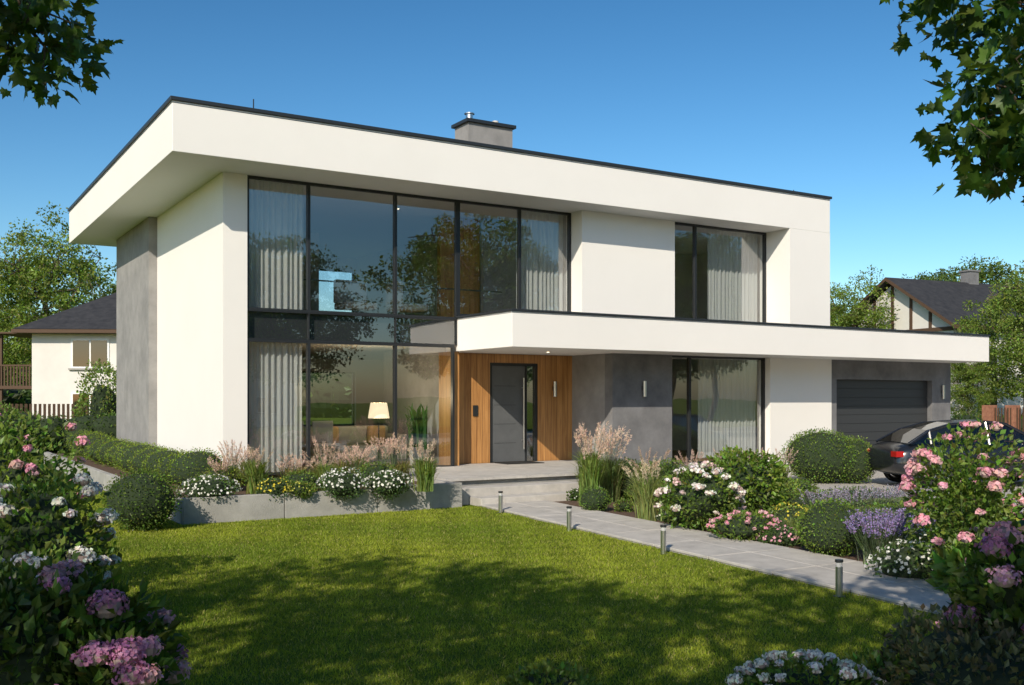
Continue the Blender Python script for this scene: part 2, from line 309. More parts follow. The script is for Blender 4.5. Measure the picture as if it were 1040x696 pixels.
# ------------------------------------------------------------------ CAMERA / LIGHT / SKY
cam=bpy.data.cameras.new('camera'); co=bpy.data.objects.new('camera',cam); COL.objects.link(co); sc.camera=co
co.location=(0,0,1.95); co.rotation_euler=Vector((FX,FY,0)).to_track_quat('-Z','Y').to_euler()
cam.sensor_width=36; cam.lens=36*1021/1040; cam.shift_y=.055; cam.clip_end=2000
SE=rad(32); sx,sy=-.77,-.638
sun=bpy.data.lights.new('sun','SUN'); sun.energy=5.0; sun.angle=rad(.5); sun.color=(1,.9,.75)
so=bpy.data.objects.new('sun',sun); COL.objects.link(so); so.location=(-20,-20,30)
so.rotation_euler=Vector((sx*math.cos(SE),sy*math.cos(SE),math.sin(SE))).to_track_quat('Z','Y').to_euler()
w=bpy.data.worlds.new('World'); sc.world=w; w.use_nodes=True; nt=w.node_tree; bg=nt.nodes['Background']
sk=nt.nodes.new('ShaderNodeTexSky'); sk.sky_type='NISHITA'; sk.sun_disc=False; sk.sun_elevation=SE; sk.sun_rotation=math.atan2(sx,sy)
sk.air_density=1.0; sk.dust_density=.7; sk.ozone_density=2.2
gm=nt.nodes.new('ShaderNodeGamma'); gm.inputs['Gamma'].default_value=1.45
hs=nt.nodes.new('ShaderNodeHueSaturation'); hs.inputs['Saturation'].default_value=1.12; hs.inputs['Hue'].default_value=.49
nt.links.new(sk.outputs[0],gm.inputs['Color']); nt.links.new(gm.outputs[0],hs.inputs['Color']); nt.links.new(hs.outputs[0],bg.inputs[0]); bg.inputs[1].default_value=.06
sc.view_settings.view_transform='Standard'; sc.view_settings.look='None'; sc.view_settings.exposure=0

# ------------------------------------------------------------------ GROUND
def sheet(name,pts,z,mk):
    mb=MB(); mb.add([(x,y,z) for x,y in pts],[list(range(len(pts)))],mk); return mb.obj(name)
g=600
sheet('ground',[(-g,-g),(g,-g),(g,g),(-g,g)],0,'ground')
def pl(Y): return 9.02+(Y-16.1)*.096
def pr(Y): return pl(Y)+1.42
sheet('flower_bed',[(pr(-2)-.02,-2),(14.0,-2),(14.8,10),(17.4,18.6),(14.2,18.7),(10.7,16.9),(pr(16.2)-.02,16.2)],.012,'mulch')
sheet('gravel_driveway',[(14.0,-6),(60,-14),(60,19),(17.4,18.6),(14.8,10)],.004,'gravel')
sheet('side_bed',[(-6,3),(.9,3.2),(1.0,6.4),(.7,9.5),(1.6,12.5),(.6,14),(-6,14)],.008,'mulch')
mb=MB(); Y=16.0
while Y>-6:
    L=1.15; y1=Y; y0=Y-L+.018
    for (f0,f1) in ((0,.5),(.5,1)):
        W=1.42; xa0=pl(y0)+f0*W+.009; xa1=pl(y0)+f1*W-.009; xb0=pl(y1)+f0*W+.009; xb1=pl(y1)+f1*W-.009; zt=.045+R.normal()*.002
        V=[(xa0,y0,-.02),(xa1,y0,-.02),(xb1,y1,-.02),(xb0,y1,-.02),(xa0,y0,zt),(xa1,y0,zt),(xb1,y1,zt),(xb0,y1,zt)]
        mb.add(V,boxarr(0,1,0,1,0,1)[1],'slab')
    Y-=L
o=mb.obj('garden_path'); md=o.modifiers.new('b','BEVEL'); md.width=.006; md.segments=1
sheet('path_bedding',[(pl(-6),-6),(pr(-6),-6),(pr(16),16),(pl(16),16)],.016,'soil')
st=empty('entrance_steps')
boxes('steps',[(9.0,11.3,15.75,16.2,0,.15),(8.8,11.5,16.2,16.65,0,.30)],'slab',st,.008)
mb=MB()
for xa in np.arange(8.75,14.1,.9):
    for (ya,yb) in ((16.65,17.9),(17.9,19.1),(19.1,20.3)):
        mb.add(*boxarr(xa+.004,min(xa+.9,14.15)-.004,ya+.004,yb-.004,.40,.45),'slab')
mb.add(*boxarr(8.8,14.14,16.74,20.28,0,.40),'concrete'); mb.obj('porch_paving',parent=st)
pn=empty('concrete_planter')
xs=[3.78,5.4,7.05,8.7]
for i in range(3): box('front_panel_%d'%i,xs[i]+.006,xs[i+1]-.006,15.9,16.02,-.02,.41+(.03 if i==2 else 0),'concrete',pn,.008)
box('left_wall',3.78,3.92,16.03,33,-.02,.36,'concrete',pn,.008); box('right_wall',8.58,8.7,16.03,19.6,-.02,.43,'concrete',pn,.008)
box('planting_soil',3.925,8.575,16.025,19.66,0,.36,'mulch',pn); box('side_soil',3.925,5.24,19.67,33,0,.3,'mulch',pn)

# ------------------------------------------------------------------ HOUSE
H=empty('modern_house')
box('roof_slab',4.22,21.36,18.53,31.1,6.39,7.30,'white',H,.01)
box('roof_edge_cap',4.18,21.40,18.49,31.14,7.303,7.37,'metal',H,.006)
box('roof_drip_line',4.214,21.366,18.524,31.106,7.262,7.27,'metal',H)
boxes('side_wall',[(5.45,5.93,19.7,20.12,0,6.388),(5.45,5.75,20.12,25.5,0,6.388)],'white',H)
box('stair_tower',5.25,5.76,25.503,29.7,0,6.388,'gray',H)
boxes('back_wall',[(5.45,10.4,29.7,30,0,6.389),(12.4,21.36,29.7,30,0,6.389),(10.4,12.4,29.7,30,0,1.1),(10.4,12.4,29.7,30,2.8,4.6),(10.4,12.4,29.7,30,6.0,6.389)],'white',H)
boxes('east_wall',[(21.08,21.36,19.61,29.69,3.8,6.389),(21.1,21.36,20.4,29.69,0,3.0)],'white',H)
boxes('upper_wall',[(13.76,16.6,19.3,19.6,3.80,6.388),(13.76,13.95,19.6,19.95,3.80,6.388)],'white',H)
box('upper_right_frame',19.84,21.36,18.53,19.6,3.803,6.39,'white',H)
box('canopy',10.67,26.7,17.41,20.3,3.01,3.735,'white',H,.01)
box('canopy_edge_cap',10.64,26.73,17.38,20.33,3.738,3.785,'metal',H,.006)
box('canopy_drip_line',10.666,26.704,17.406,20.304,3.705,3.712,'metal',H)
box('garage_roof',21.37,26.7,20.34,27,3.01,3.79,'white',H)
box('gray_front_wall',14.2,16.0,18.7,19.0,0,3.008,'darkgray',H)  # same render as the return; canopy shade put into the darker gray
box('gray_return_wall',14.2,14.5,19.0,20.62,0,3.008,'gray',H)  # lighter gray stands in for sun on this left-facing side
box('white_ground_wall',19.2,21.5,18.6,19.0,0,3.008,'white',H)
boxes('garage_wall',[(21.503,21.72,18.62,18.95,0,3.008),(21.72,25.8,18.62,18.95,2.48,3.008),(25.8,26.66,18.62,18.95,0,3.008),(26.38,26.66,18.95,27,0,3.008)],'darkgray',H)
box('garage_back_wall',21.4,26.66,27,27.2,0,3.008,'white',H)
mb=MB()
for k in range(10): mb.add(*boxarr(21.72,25.8,18.78,18.85,.06+k*.242,.06+k*.242+.234),'garage')
mb.add(*boxarr(21.72,25.8,18.83,18.87,.0,2.48),'frame'); mb.obj('garage_door',parent=H)
mb=MB(); cyl(mb,26.25,18.57,1.95,2.35,.045,'steel'); mb.add(*boxarr(26.22,26.28,18.57,18.63,2.1,2.2),'frame'); mb.obj('garage_wall_lamp',parent=H)
boxes('wood_entry_wall',[(10.78,11.86,20.34,20.5,.45,3.008),(13.2,14.198,20.34,20.5,.45,3.008),(11.86,13.2,20.34,20.5,2.80,3.008),(10.6,10.78,19.86,20.5,.45,3.008)],'wood',H)
boxes('door_frame',[(11.86,11.93,20.36,20.48,.45,2.8),(13.13,13.2,20.36,20.48,.45,2.8),(11.93,13.13,20.36,20.48,2.73,2.8),(12.86,12.9,20.36,20.48,.45,2.73)],'frame',H)
box('front_door',11.932,12.858,20.39,20.45,.46,2.728,'door',H); box('door_sidelight',12.9,13.13,20.41,20.42,.46,2.728,'glass',H)
boxes('door_grooves',[(12.0,12.6,20.387,20.391,z,z+.008) for z in (.9,1.35,1.8,2.25)],'frame',H)
mb=MB(); cyl(mb,12.78,20.31,.75,2.45,.022,'steel'); mb.add(*boxarr(12.77,12.79,20.31,20.39,.95,.98),'steel'); mb.add(*boxarr(12.77,12.79,20.31,20.39,2.2,2.23),'steel'); mb.obj('door_handle',parent=H)
box('doormat',11.9,12.9,19.6,20.2,.452,.465,'tyre',H)
box('intercom',11.4,11.52,20.31,20.34,1.55,1.8,'frame',H)
for i,(x,y) in enumerate(((13.65,20.3),(15.1,18.66))):
    mb=MB(); cyl(mb,x,y-.03,2.0,2.37,.045,'steel'); mb.add(*boxarr(x-.03,x+.03,y-.02,y+.04,2.15,2.25),'frame'); mb.obj('wall_lamp_%d'%i,parent=H)
def window(name,x0,x1,z0,z1,y,mull,trans=(),fw=.05,d=.1):
    L=[(x0,x1,y,y+d,z0,z0+fw),(x0,x1,y,y+d,z1-fw,z1),(x0,x0+fw,y+.001,y+d-.001,z0+fw,z1-fw),(x1-fw,x1,y+.001,y+d-.001,z0+fw,z1-fw)]
    for m in mull: L.append((m-fw*.6,m+fw*.6,y+.002,y+d-.002,z0+fw,z1-fw))
    boxes(name+'_frame',L,'frame',H)
    mb=MB(); es=[x0+fw]+list(mull)+[x1-fw]
    for a,b in zip(es[:-1],es[1:]):
        t=R.normal()*.006; t2=R.normal()*.005
        mb.add([(a,y+.05,z0+fw),(b,y+.05+t,z0+fw),(b,y+.05+t+t2,z1-fw),(a,y+.05+t2,z1-fw)],[(0,1,2,3)],'glass')
    mb.obj(name+'_glass',parent=H)
window('upper_glazing_a',5.93,10.69,3.72,6.388,19.74,[7.22,9.17])
window('upper_glazing_b',10.69,13.755,3.80,6.388,19.74,[12.32])
window('lower_glazing',5.93,10.60,.42,3.14,19.74,[7.22,9.17])
window('spandrel_glazing',5.93,10.665,3.143,3.717,19.738,[7.22,9.17],fw=.02)
box('spandrel_panel',5.94,10.655,19.86,19.9,3.15,3.71,'garage',H)
window('upper_window',16.6,19.84,3.80,6.388,19.36,[17.35])
window('ground_window',16.0,19.2,.35,3.008,18.78,[16.65])
box('window_plinth',16.0,19.2,18.75,18.95,0,.35,'darkgray',H)
window('back_window_upper',10.4,12.4,4.6,6.0,29.8,[]); window('back_window_lower',10.4,12.4,1.1,2.8,29.8,[])
boxes('intermediate_floor',[(5.76,10.58,19.91,29.69,3.2,3.6),(10.58,21.07,20.51,29.69,3.2,3.6)],'iwall',H)
box('upper_parquet',5.76,21.07,20.52,29.68,3.603,3.62,'oak',H)
box('interior_floor',5.94,21.0,20.6,29.69,.3,.45,'oak',H); box('interior_floor_front',5.94,10.6,19.86,20.6,.3,.45,'oak',H)
box('interior_floor_right',14.52,21.1,19.02,20.58,.3,.45,'oak',H)
box('ceiling_low',14.5,21.1,19.02,20.3,2.98,3.005,'iwall',H)
boxes('interior_wood_partition',[(11.2,12.3,21.6,21.75,3.62,6.38)],'wood',H)
boxes('interior_gray_partition',[(12.3,13.9,21.4,21.55,3.62,6.38),(13.75,13.9,19.96,21.4,3.8,6.38),(10.8,10.95,20.52,24,.45,3.19),(5.77,9.0,26.5,26.6,.45,3.19)],'igray',H)
boxes('interior_white_walls',[(13.9,21.07,23.5,23.6,3.62,6.38),(14.5,21.1,22.5,22.6,.45,3.19),(12.4,12.5,21.76,29.69,3.62,6.38),(5.77,9.6,25.5,25.6,3.62,6.38)],'iwall',H)
def curtain(name,x0,x1,y,z0,z1,n=None):
    n=n or int((x1-x0)/.013); x=np.linspace(x0,x1,n); yy=y+.035*np.sin(x*2*np.pi/.12+np.sin(x*9))+.012*np.sin(x*31)
    V=np.r_[np.c_[x,yy,np.full(n,z0)],np.c_[x,yy+.01*np.sin(x*20),np.full(n,z1)]]
    mb=MB(); mb.add(V,[(i,i+1,n+i+1,n+i) for i in range(n-1)],'curtain'); mb.obj(name,smooth=True,parent=H)
curtain('curtain_a',5.98,7.2,20.0,3.64,6.37); curtain('curtain_b',5.98,7.15,20.0,.46,3.18)
curtain('curtain_c',12.4,13.7,20.0,3.81,6.37); curtain('curtain_d',18.0,19.8,19.65,3.81,6.37); curtain('curtain_e',17.2,19.15,19.1,.46,2.97)
boxes('balustrade_rail',[(7.2,12.2,20.35,20.38,4.45,4.48)],'frame',H)
boxes('sofa',[(8.3,10.3,21.9,22.8,.5,.85),(8.3,10.3,22.6,22.85,.85,1.3),(8.1,8.32,21.9,22.85,.5,1.1),(10.28,10.5,21.9,22.85,.5,1.1)],'fabric',H,.06)
boxes('sofa_cushions',[(8.5,8.95,22.4,22.6,.87,1.3),(9.7,10.15,22.4,22.6,.87,1.3)],'cushion',H,.06)
boxes('dining_chairs',[(x+a,x+b,21.2+c,21.2+d,e,f) for x in (7.3,8.0) for a,b,c,d,e,f in ((0,.5,0,.5,.88,.95),(0,.5,.46,.52,.95,1.45),(.02,.06,.02,.06,.45,.88),(.44,.48,.02,.06,.45,.88))],'fabric',H,.02)
boxes('lounge_chairs',[(8.6,9.4,21.2,21.9,4.0,4.15),(8.6,9.4,21.8,21.95,4.15,4.7),(9.8,10.6,21.0,21.7,4.0,4.15),(9.8,9.95,21.0,21.7,4.15,4.65)],'fabric',H,.04)
boxes('picture_and_tv',[(6.6,8.2,25.45,25.5,4.5,5.5),(6.4,7.9,26.44,26.5,1.2,2.1)],'tv',H)
mb=MB(); cyl(mb,9.55,21.5,.45,.48,.16,'frame'); cyl(mb,9.55,21.5,.48,1.52,.015,'frame'); cyl(mb,9.55,21.5,1.5,1.86,.25,'lampshade',24,.19); mb.obj('floor_lamp',parent=H)
pt=bpy.data.lights.new('floor_lamp_bulb','POINT'); pt.energy=45; pt.color=(1,.78,.5); pt.shadow_soft_size=.12; po=bpy.data.objects.new('floor_lamp_bulb',pt); po.location=(9.55,21.5,2.0); po.parent=H; COL.objects.link(po)
mb=MB()
for (x,y) in ((7.8,21.4),(10.0,21.4)): cyl(mb,x,y,6.375,6.386,.02,'spot')
for (x,y) in ((7,21),(8.4,21),(9.8,21)): cyl(mb,x,y,3.19,3.198,.022,'spot')
cyl(mb,12.6,19.0,3.0,3.008,.03,'spot')
mb.obj('downlights',parent=H)
mb=MB(); grass_arrays(mb,(10.1,20.6),1.1,.5,60,(.05,.12,.03),z0=.8,w=.03); cyl(mb,10.1,20.6,.45,.85,.16,'iwall',20,.2); mb.obj('potted_plant_inside',parent=H)
mb=MB(); mb.add(*boxarr(11.93,13.19,21.5,22.2,7.0,8.72),'gray'); mb.add(*boxarr(11.86,13.26,21.43,22.27,8.722,8.80),'metal'); 
cyl(mb,12.15,21.85,8.8,9.02,.09,'steel'); cyl(mb,12.15,21.85,9.02,9.04,.13,'steel'); cyl(mb,12.9,21.85,8.8,8.95,.08,'iwall')
mb.obj('chimney',parent=H)
mb=MB(); cyl(mb,5.9,19.2,7.36,7.75,.012,'frame',6); cyl(mb,5.9,19.2,7.36,7.42,.06,'frame',10); cyl(mb,20.7,19.2,7.36,7.6,.012,'frame',6); cyl(mb,20.0,21,7.36,7.7,.05,'steel',10); mb.obj('roof_vents',parent=H)
for i,(x,y) in enumerate(((8.83,14.75),(8.45,12.15),(8.22,9.75),(7.93,6.75))):
    mb=MB(); cyl(mb,0,0,0,.3,.035,'steel',20); cyl(mb,0,0,.3,.345,.031,'curtain',20); cyl(mb,0,0,.345,.37,.04,'frame',20); cyl(mb,0,0,0,.012,.06,'frame',20)
    mb.obj('bollard_light',loc=(x-.02,y,.0))

# ------------------------------------------------------------------ LAWN BLADES
N=900000
x=R.uniform(-1,9.6,N); y=R.uniform(3.0,25,N)
lat=FY*x-FX*y; dep=FX*x+FY*y
edge=.03*np.sin(y*5)+.02*np.sin(y*17)
ok=((y<15.86)&(x<pl(y)-.01+edge*.6))|((y>=15.86)&(x<3.74))
ok&=(np.abs(lat)<dep*.53+.2)&(dep>5.8)&((x>.95)|(y>14))&(R.random(N)<np.clip(1.25-(dep-6)/16,.35,1))
x=x[ok];y=y[ok];dep=dep[ok]; n=len(x); print('blades',n)
pat=.5+.25*np.sin(x*1.7+2*np.sin(y*.9))+.25*np.sin(y*1.3+np.sin(x*2.1)); pat2=.5+.5*np.sin(x*6+y*3)*np.sin(y*7-x*2)
base=np.array([.17,.235,.022])*(1-pat)[:,None]+np.array([.31,.35,.037])*pat[:,None]
col=base*(.85+.3*pat2)[:,None]*R.uniform(.6,1.35,(n,1)); dry=R.random(n)<.08; col[dry]=np.array([.45,.39,.14])*R.uniform(.6,1.2,(dry.sum(),1))
d=unit(np.c_[R.normal(size=(n,2))*.55,np.ones(n)]); hgt=R.uniform(.018,.042,n)*(.8+.4*pat2)
mb=MB(); wdt=.0045+.0004*dep
scatter(mb,BLADE,np.c_[x,y,np.zeros(n)],d,np.c_[wdt,hgt,hgt],'blade',col); mb.obj('lawn_grass')

# ------------------------------------------------------------------ PLANTS
PK=[(.78,.38,.46),(.82,.5,.52),(.75,.36,.45)]; PU=[(.55,.26,.42),(.62,.36,.5),(.48,.2,.35),(.65,.38,.45)]; WH=[(.85,.84,.76),(.82,.82,.72),(.85,.83,.8)]; LP=[(.82,.6,.58),(.82,.72,.66),(.85,.83,.76)]
GD=(.065,.11,.018); GM=(.11,.17,.028); GL=(.18,.24,.04)
for i,Yh in enumerate(np.arange(18.4,31.5,1.08)):
    shrub('boxwood_ball',(4.62+R.normal()*.04,Yh),.5*R.uniform(.93,1.05),.68*R.uniform(.93,1.07),2400,.035,(.16,.22,.027),z0=.3,core=.9,amp=.06)
shrub('boxwood_ball',gp(-5.5,14.9),.52,.88,6000,.035,(.09,.145,.022),core=.9,amp=.08)
mound('candytuft_mound',gp(-4.85,16.0),.42,.36,WH,380,.032,z0=.36)
mound('candytuft_mound',gp(-2.85,16.9),.4,.42,WH,380,.032,z0=.36)
mound('candytuft_mound',gp(-2.1,17.2),.36,.36,WH,380,.032,z0=.36)
mound('yellow_coreopsis',gp(-3.9,16.5),.28,.3,[(.75,.6,.05),(.8,.68,.1)],180,.03,z0=.36)
mound('yellow_coreopsis',gp(-3.5,16.6),.25,.22,[(.65,.62,.12)],120,.025,z0=.36,col=(.12,.17,.03))
ograss('fountain_grass',gp(-4.3,16.9),.6,.35,420,(.21,.26,.07),z0=.36,plumes=14,ph=.75,pcol=(.62,.48,.36))
ograss('fountain_grass',gp(-1.5,17.3),.62,.38,520,(.21,.27,.07),z0=.36,plumes=24,ph=.85,pcol=(.64,.5,.38))
ograss('fountain_grass',gp(-3.2,17.3),.5,.32,320,(.19,.25,.065),z0=.36,plumes=10,ph=.75)
for i in range(14):
    ograss('pink_feather_grass',(4.7+i*.29+R.normal()*.08,17.8+R.normal()*.45),R.uniform(.35,.55),.38,150,(.25,.24,.09),z0=.36,plumes=R.integers(14,28),ph=R.uniform(.55,.9),pcol=(.7,.51,.41),pl=.2)
shrub('dwarf_spirea',gp(-5.0,17.3),.35,.4,1200,.04,GL,z0=.36); shrub('dwarf_spirea',gp(-2.4,17.9),.35,.45,1200,.04,GM,z0=.36); shrub('dwarf_spirea',gp(-3.6,17.2),.3,.35,900,.04,GM,z0=.36)
ograss('maiden_grass',gp(1.42,18.2),1.05,.42,1000,(.2,.27,.07),plumes=34,ph=1.45,pcol=(.72,.54,.43),pl=.28)
ograss('maiden_grass',gp(1.85,19.0),.9,.45,500,(.2,.24,.08),plumes=34,ph=1.35,pcol=(.74,.57,.46),pl=.28)
ograss('fountain_grass',gp(2.2,16.1),.75,.5,700,(.26,.3,.11),plumes=24,ph=.95,pcol=(.68,.56,.4))
ograss('fountain_grass',gp(2.45,18.4),.8,.5,450,(.22,.25,.09),plumes=22,ph=1.0)
shrub('boxwood_ball',gp(1.42,17.3),.26,.42,1500,.032,(.1,.16,.028),core=.88,amp=.08)
shrub('laurel_shrub',gp(2.25,19.6),.5,.75,2000,.05,GD); shrub('laurel_shrub',gp(3.0,19.9),.5,.7,2000,.05,GM)
flower_shrub('rose_bush',gp(2.8,14.9),.58,.92,LP+WH,56,.06,3400,.065,GM,florets=30,fs=.034,up=-.2)
flower_shrub('pink_azalea',gp(3.2,13.8),.42,.36,PK,36,.035,1500,.05,GM,florets=12,fs=.03)
shrub('laurel_shrub',gp(3.85,16.6),.6,1.05,3200,.085,(.13,.2,.03),amp=.35,core=.65)
mound('yellow_coreopsis',gp(4.25,15.2),.4,.38,[(.7,.6,.08)],240,.03,col=(.16,.21,.04))
mound('pink_azalea',gp(3.6,13.4),.3,.25,PK,160,.03); mound('dianthus',gp(3.65,14.4),.32,.28,[(.5,.1,.15),(.7,.3,.4)],160,.03)
shrub('boxwood_ball',gp(4.0,12.55),.44,.66,5500,.03,(.12,.185,.028),core=.9,amp=.08)
def lavender(name,xy,r,h,n=70,c=(.32,.25,.48)):
    mb=MB(); grass_arrays(mb,xy,h*.75,r,260,(.16,.2,.13),w=.006)
    for i in range(n):
        a=R.uniform(0,6.28); ln=r*R.random()**.5; t=np.array([xy[0]+ln*math.cos(a),xy[1]+ln*math.sin(a),h*R.uniform(.8,1.1)]); b=np.array([xy[0]+.2*ln*math.cos(a),xy[1]+.2*ln*math.sin(a),0.])
        tube(mb,[b,t],.003,'stem',3); k=26; tt=R.random(k); dr=unit(t-b); p=t-dr*(.16*tt)[:,None]
        scatter(mb,LEAF,p,unit(dr*.6+.8*R.normal(size=(k,3))),np.full(k,.028),'petal',vary(c,k,.2,.1))
    return mb.obj(name)
lavender('lavender',gp(4.3,11.85),.4,.6,90); lavender('lavender',gp(4.95,12.6),.35,.5,70); lavender('lavender',gp(5.9,13.6),.4,.42,60)
mound('white_phlox',gp(4.3,10.9),.36,.42,WH,330,.035); mound('white_phlox',gp(4.75,11.4),.3,.5,WH,220,.035)
flower_shrub('pink_rose_tree',gp(4.85,10.7),.62,1.62,PK+[(.85,.5,.52)],60,.066,3800,.075,GM,florets=36,fs=.036,up=-.3,core=0,amp=.4,shell=.8)
flower_shrub('pink_rose_tree',gp(5.8,12.6),.45,.85,PK,20,.055,1800,.07,GM,florets=30,fs=.034,up=-.2,core=.5)
shrub('hosta',gp(4.68,10.0),.36,.36,500,.2,(.16,.25,.045),core=.5); mound('pink_azalea',gp(4.95,10.1),.3,.5,PK,160,.035)
for (la,de,r,h,c,l) in ((5.2,17.2,.7,.34,GM,.045),(6.0,17.6,.7,.34,(.11,.15,.06),.045),(4.6,18.3,.6,.45,GL,.05),(5.3,19.4,.6,.4,GM,.045),(6.2,16.0,.7,.36,(.12,.16,.07),.045),(7.0,16.4,.6,.3,GM,.045),(5.1,14.3,.5,.38,(.13,.17,.08),.045),(5.8,15.0,.6,.38,GM,.045),(6.6,14.8,.6,.38,GD,.05)):
    shrub('juniper_groundcover',gp(la,de),r,h,2400,l,c,amp=.3,core=.8)
for (la,de) in ((3.6,20.3),(4.4,20.9),(5.2,21.3),(5.8,21.8)): ograss('fountain_grass',gp(la,de),.65,.45,260,(.22,.24,.1),plumes=22,ph=.85,pcol=(.66,.49,.42))
for i in range(4): lavender('lavender',gp(5.0+i*.6,16.2+i*.3),.4,.45,50,(.36,.33,.42))
shrub('rounded_hedge',gp(7.2,23.4),.85,1.2,8000,.045,(.12,.19,.03),core=.9,amp=.06); shrub('rounded_hedge',gp(7.85,23.2),.5,1.05,4000,.045,(.12,.18,.03),core=.9,amp=.06)
shrub('laurel_shrub',gp(2.9,18.9),.4,.65,1500,.06,GD)
for i in range(38):
    Yp=R.uniform(5.5,15.8); Xp=pr(Yp)+R.uniform(.38,2.2)
    q=R.random()
    if q<.4: shrub('low_perennial',(Xp,Yp),R.uniform(.14,.26),R.uniform(.15,.3),420,.045,[GM,GL,GD][R.integers(3)],core=.6)
    elif q<.65: ograss('low_sedge',(Xp,Yp),R.uniform(.2,.35),.2,160,(.2,.25,.08),w=.006)
    else: mound('low_flowering_perennial',(Xp,Yp),R.uniform(.14,.24),R.uniform(.16,.26),[WH,PK,[(.45,.25,.55)]][R.integers(3)],60,.025,400)
flower_shrub('hydrangea_bush',gp(3.12,6.1),.4,1.05,PU+PK,22,.085,2600,.09,GD,florets=110,fs=.024,up=.0)
shrub('smoke_bush',gp(2.6,5.5),.55,.62,4500,.055,(.08,.085,.04),amp=.4,core=.75)
shrub('laurel_shrub',gp(2.15,5.7),.42,.46,2600,.055,GM,amp=.35)
flower_shrub('white_hydrangea',gp(1.6,5.5),.42,.52,WH,85,.036,3200,.045,GM,florets=44,fs=.016,up=.2,amp=.15)
shrub('low_perennial',gp(.2,5.9),.3,.34,1800,.045,GM)
# left foreground
flower_shrub('hydrangea_bush',gp(-2.5,5.25),.6,1.02,PU,30,.085,5200,.085,GD,florets=150,fs=.021,up=-.1,amp=.25)
flower_shrub('hydrangea_bush',gp(-1.98,4.85),.28,.74,PU,12,.07,1800,.075,GD,florets=120,fs=.02,amp=.25)
flower_shrub('white_hydrangea',gp(-3.8,7.9),.6,1.22,WH,38,.08,3600,.07,GM,florets=90,fs=.025,up=0)
flower_shrub('white_hydrangea',gp(-3.35,6.9),.36,.85,WH,14,.07,2400,.07,GM,florets=90,fs=.023,up=0)
flower_shrub('pink_rose_tree',gp(-4.9,9.6),.66,1.72,PK,50,.065,4200,.07,GM,florets=34,fs=.036,up=-.3,core=.55,amp=.35)
shrub('laurel_shrub',gp(-5.8,11.8),.5,.85,3000,.06,GM,amp=.35); shrub('laurel_shrub',gp(-7.9,14.8),.6,1.1,3000,.07,GM,amp=.35)

# ------------------------------------------------------------------ TREES
tm1=tree_mesh('tree_crown_a',11,4.2,8.5,330,100,.19,(.095,.15,.026),.2,sig=.5)
tm2=tree_mesh('tree_crown_b',10,3.4,8.4,280,100,.16,(.15,.21,.034),.15,sig=.42)
tm3=tree_mesh('tree_crown_c',13,5,9.5,330,100,.24,(.09,.14,.026),.26,sig=.62)
k=[tm1,tm2,tm3]
place('oak_tree',tm2,gp(-28.5,62),0,1.28); place('oak_tree',tm2,gp(-34,64),1,1.0); place('oak_tree',tm1,gp(-23.5,74),2,1.0); place('oak_tree',tm3,gp(-40,66),2,.75)
place('birch_tree',tm2,gp(20.5,62),1.,.95); place('birch_tree',tm2,gp(25.6,50),2.2,.85); place('birch_tree',tm1,gp(33,80),2,1.1); place('birch_tree',tm2,gp(23.2,51),.3,.45); place('linden_tree',tm3,gp(42,90),1,1.1)
for (x,y,i,s) in ((13,-14,1,1.25),(20,-20,0,1.1),(28,-12,1,1.3),(36,-18,1,1.3),(46,-15,0,1.25),(57,-24,2,1.2),(-8,-34,2,1.2),(68,-14,1,1.3)): place('street_tree',k[i],(x,y),x,s)
mt=tree_mesh('maple_a',8.6,3.2,4.4,150,52,.14,(.08,.135,.022),.17,tpl=MAPLE,sig=.36)
def limb_tree(path,clumps):
    mb=MB(); tube(mb,path,np.linspace(.06,.01,len(path)),'bark',7); P=np.asarray(path,float)
    for c in clumps:
        c=np.asarray(c,float); j=np.argmin(((P-c)**2).sum(1)); s=P[j]; m=(s+c)/2+np.array([0,0,.06])+R.normal(size=3)*.04
        tube(mb,[s,m,c,c+np.array([R.normal()*.08,R.normal()*.08,-.1])],[.011,.007,.004,.002],'bark',5)
        n=48; u=unit(R.normal(size=(n,3)))*R.random((n,1))**.5; p=c+u*np.array([.24,.24,.15]); dd=unit(u+.5*R.normal(size=(n,3))+np.array([0,0,-.45]))
        scatter(mb,MAPLE,p,dd,R.uniform(.055,.115,n),'leaf',vary((.065,.12,.018),n,.25,.1))
    return mb
def W(lat,dep,z): x,y=gp(lat,dep); return (x,y,z)
lm=limb_tree([(-4.1,1.9,3.6),(-3.2,2.6,4.2),(-2.2,3.8,4.3),W(-3.0,4.4,4.15),W(-2.6,4.7,3.9),W(-2.35,4.9,3.75)],
 [W(-2.5,4.8,3.85),W(-2.3,4.8,3.84),W(-2.14,4.9,3.78),W(-2.4,4.8,3.66),W(-2.24,4.8,3.52),W(-2.6,4.8,3.68),W(-2.65,4.9,3.9),W(-2.5,5.2,4.0),W(-2.3,5.0,3.66)])
t=place('maple_tree',mt,(-4.2,1.8),.6,.93); o=lm.obj('overhanging_limb'); o.parent=t; o.matrix_parent_inverse=t.matrix_basis.inverted()
place('maple_tree',mt,(-1.5,-.9),3.6,.9)
cl=[(1.9,3.95),(2.0,3.9),(2.15,3.8),(2.28,3.76),(2.45,3.62),(2.35,3.9),(2.3,3.5),(2.2,3.38),(2.35,3.28),(2.3,3.12),(2.36,3.02),(2.42,3.12),(2.15,3.24),(2.5,3.4),(2.55,3.75),(2.1,3.98),(2.5,3.02)]
rm=limb_tree([(1.9,-1.3,3.6),(2.9,.2,4.2),(3.7,1.2,4.3),W(2.9,4.2,4.05),W(2.6,4.6,3.65),W(2.5,4.8,3.25)],[W(a,4.5+R.random()*.6,z) for a,z in cl])
t=place('maple_tree',mt,(1.8,-2.4),2.2,.88); o=rm.obj('overhanging_limb'); o.parent=t; o.matrix_parent_inverse=t.matrix_basis.inverted()
mb=MB()
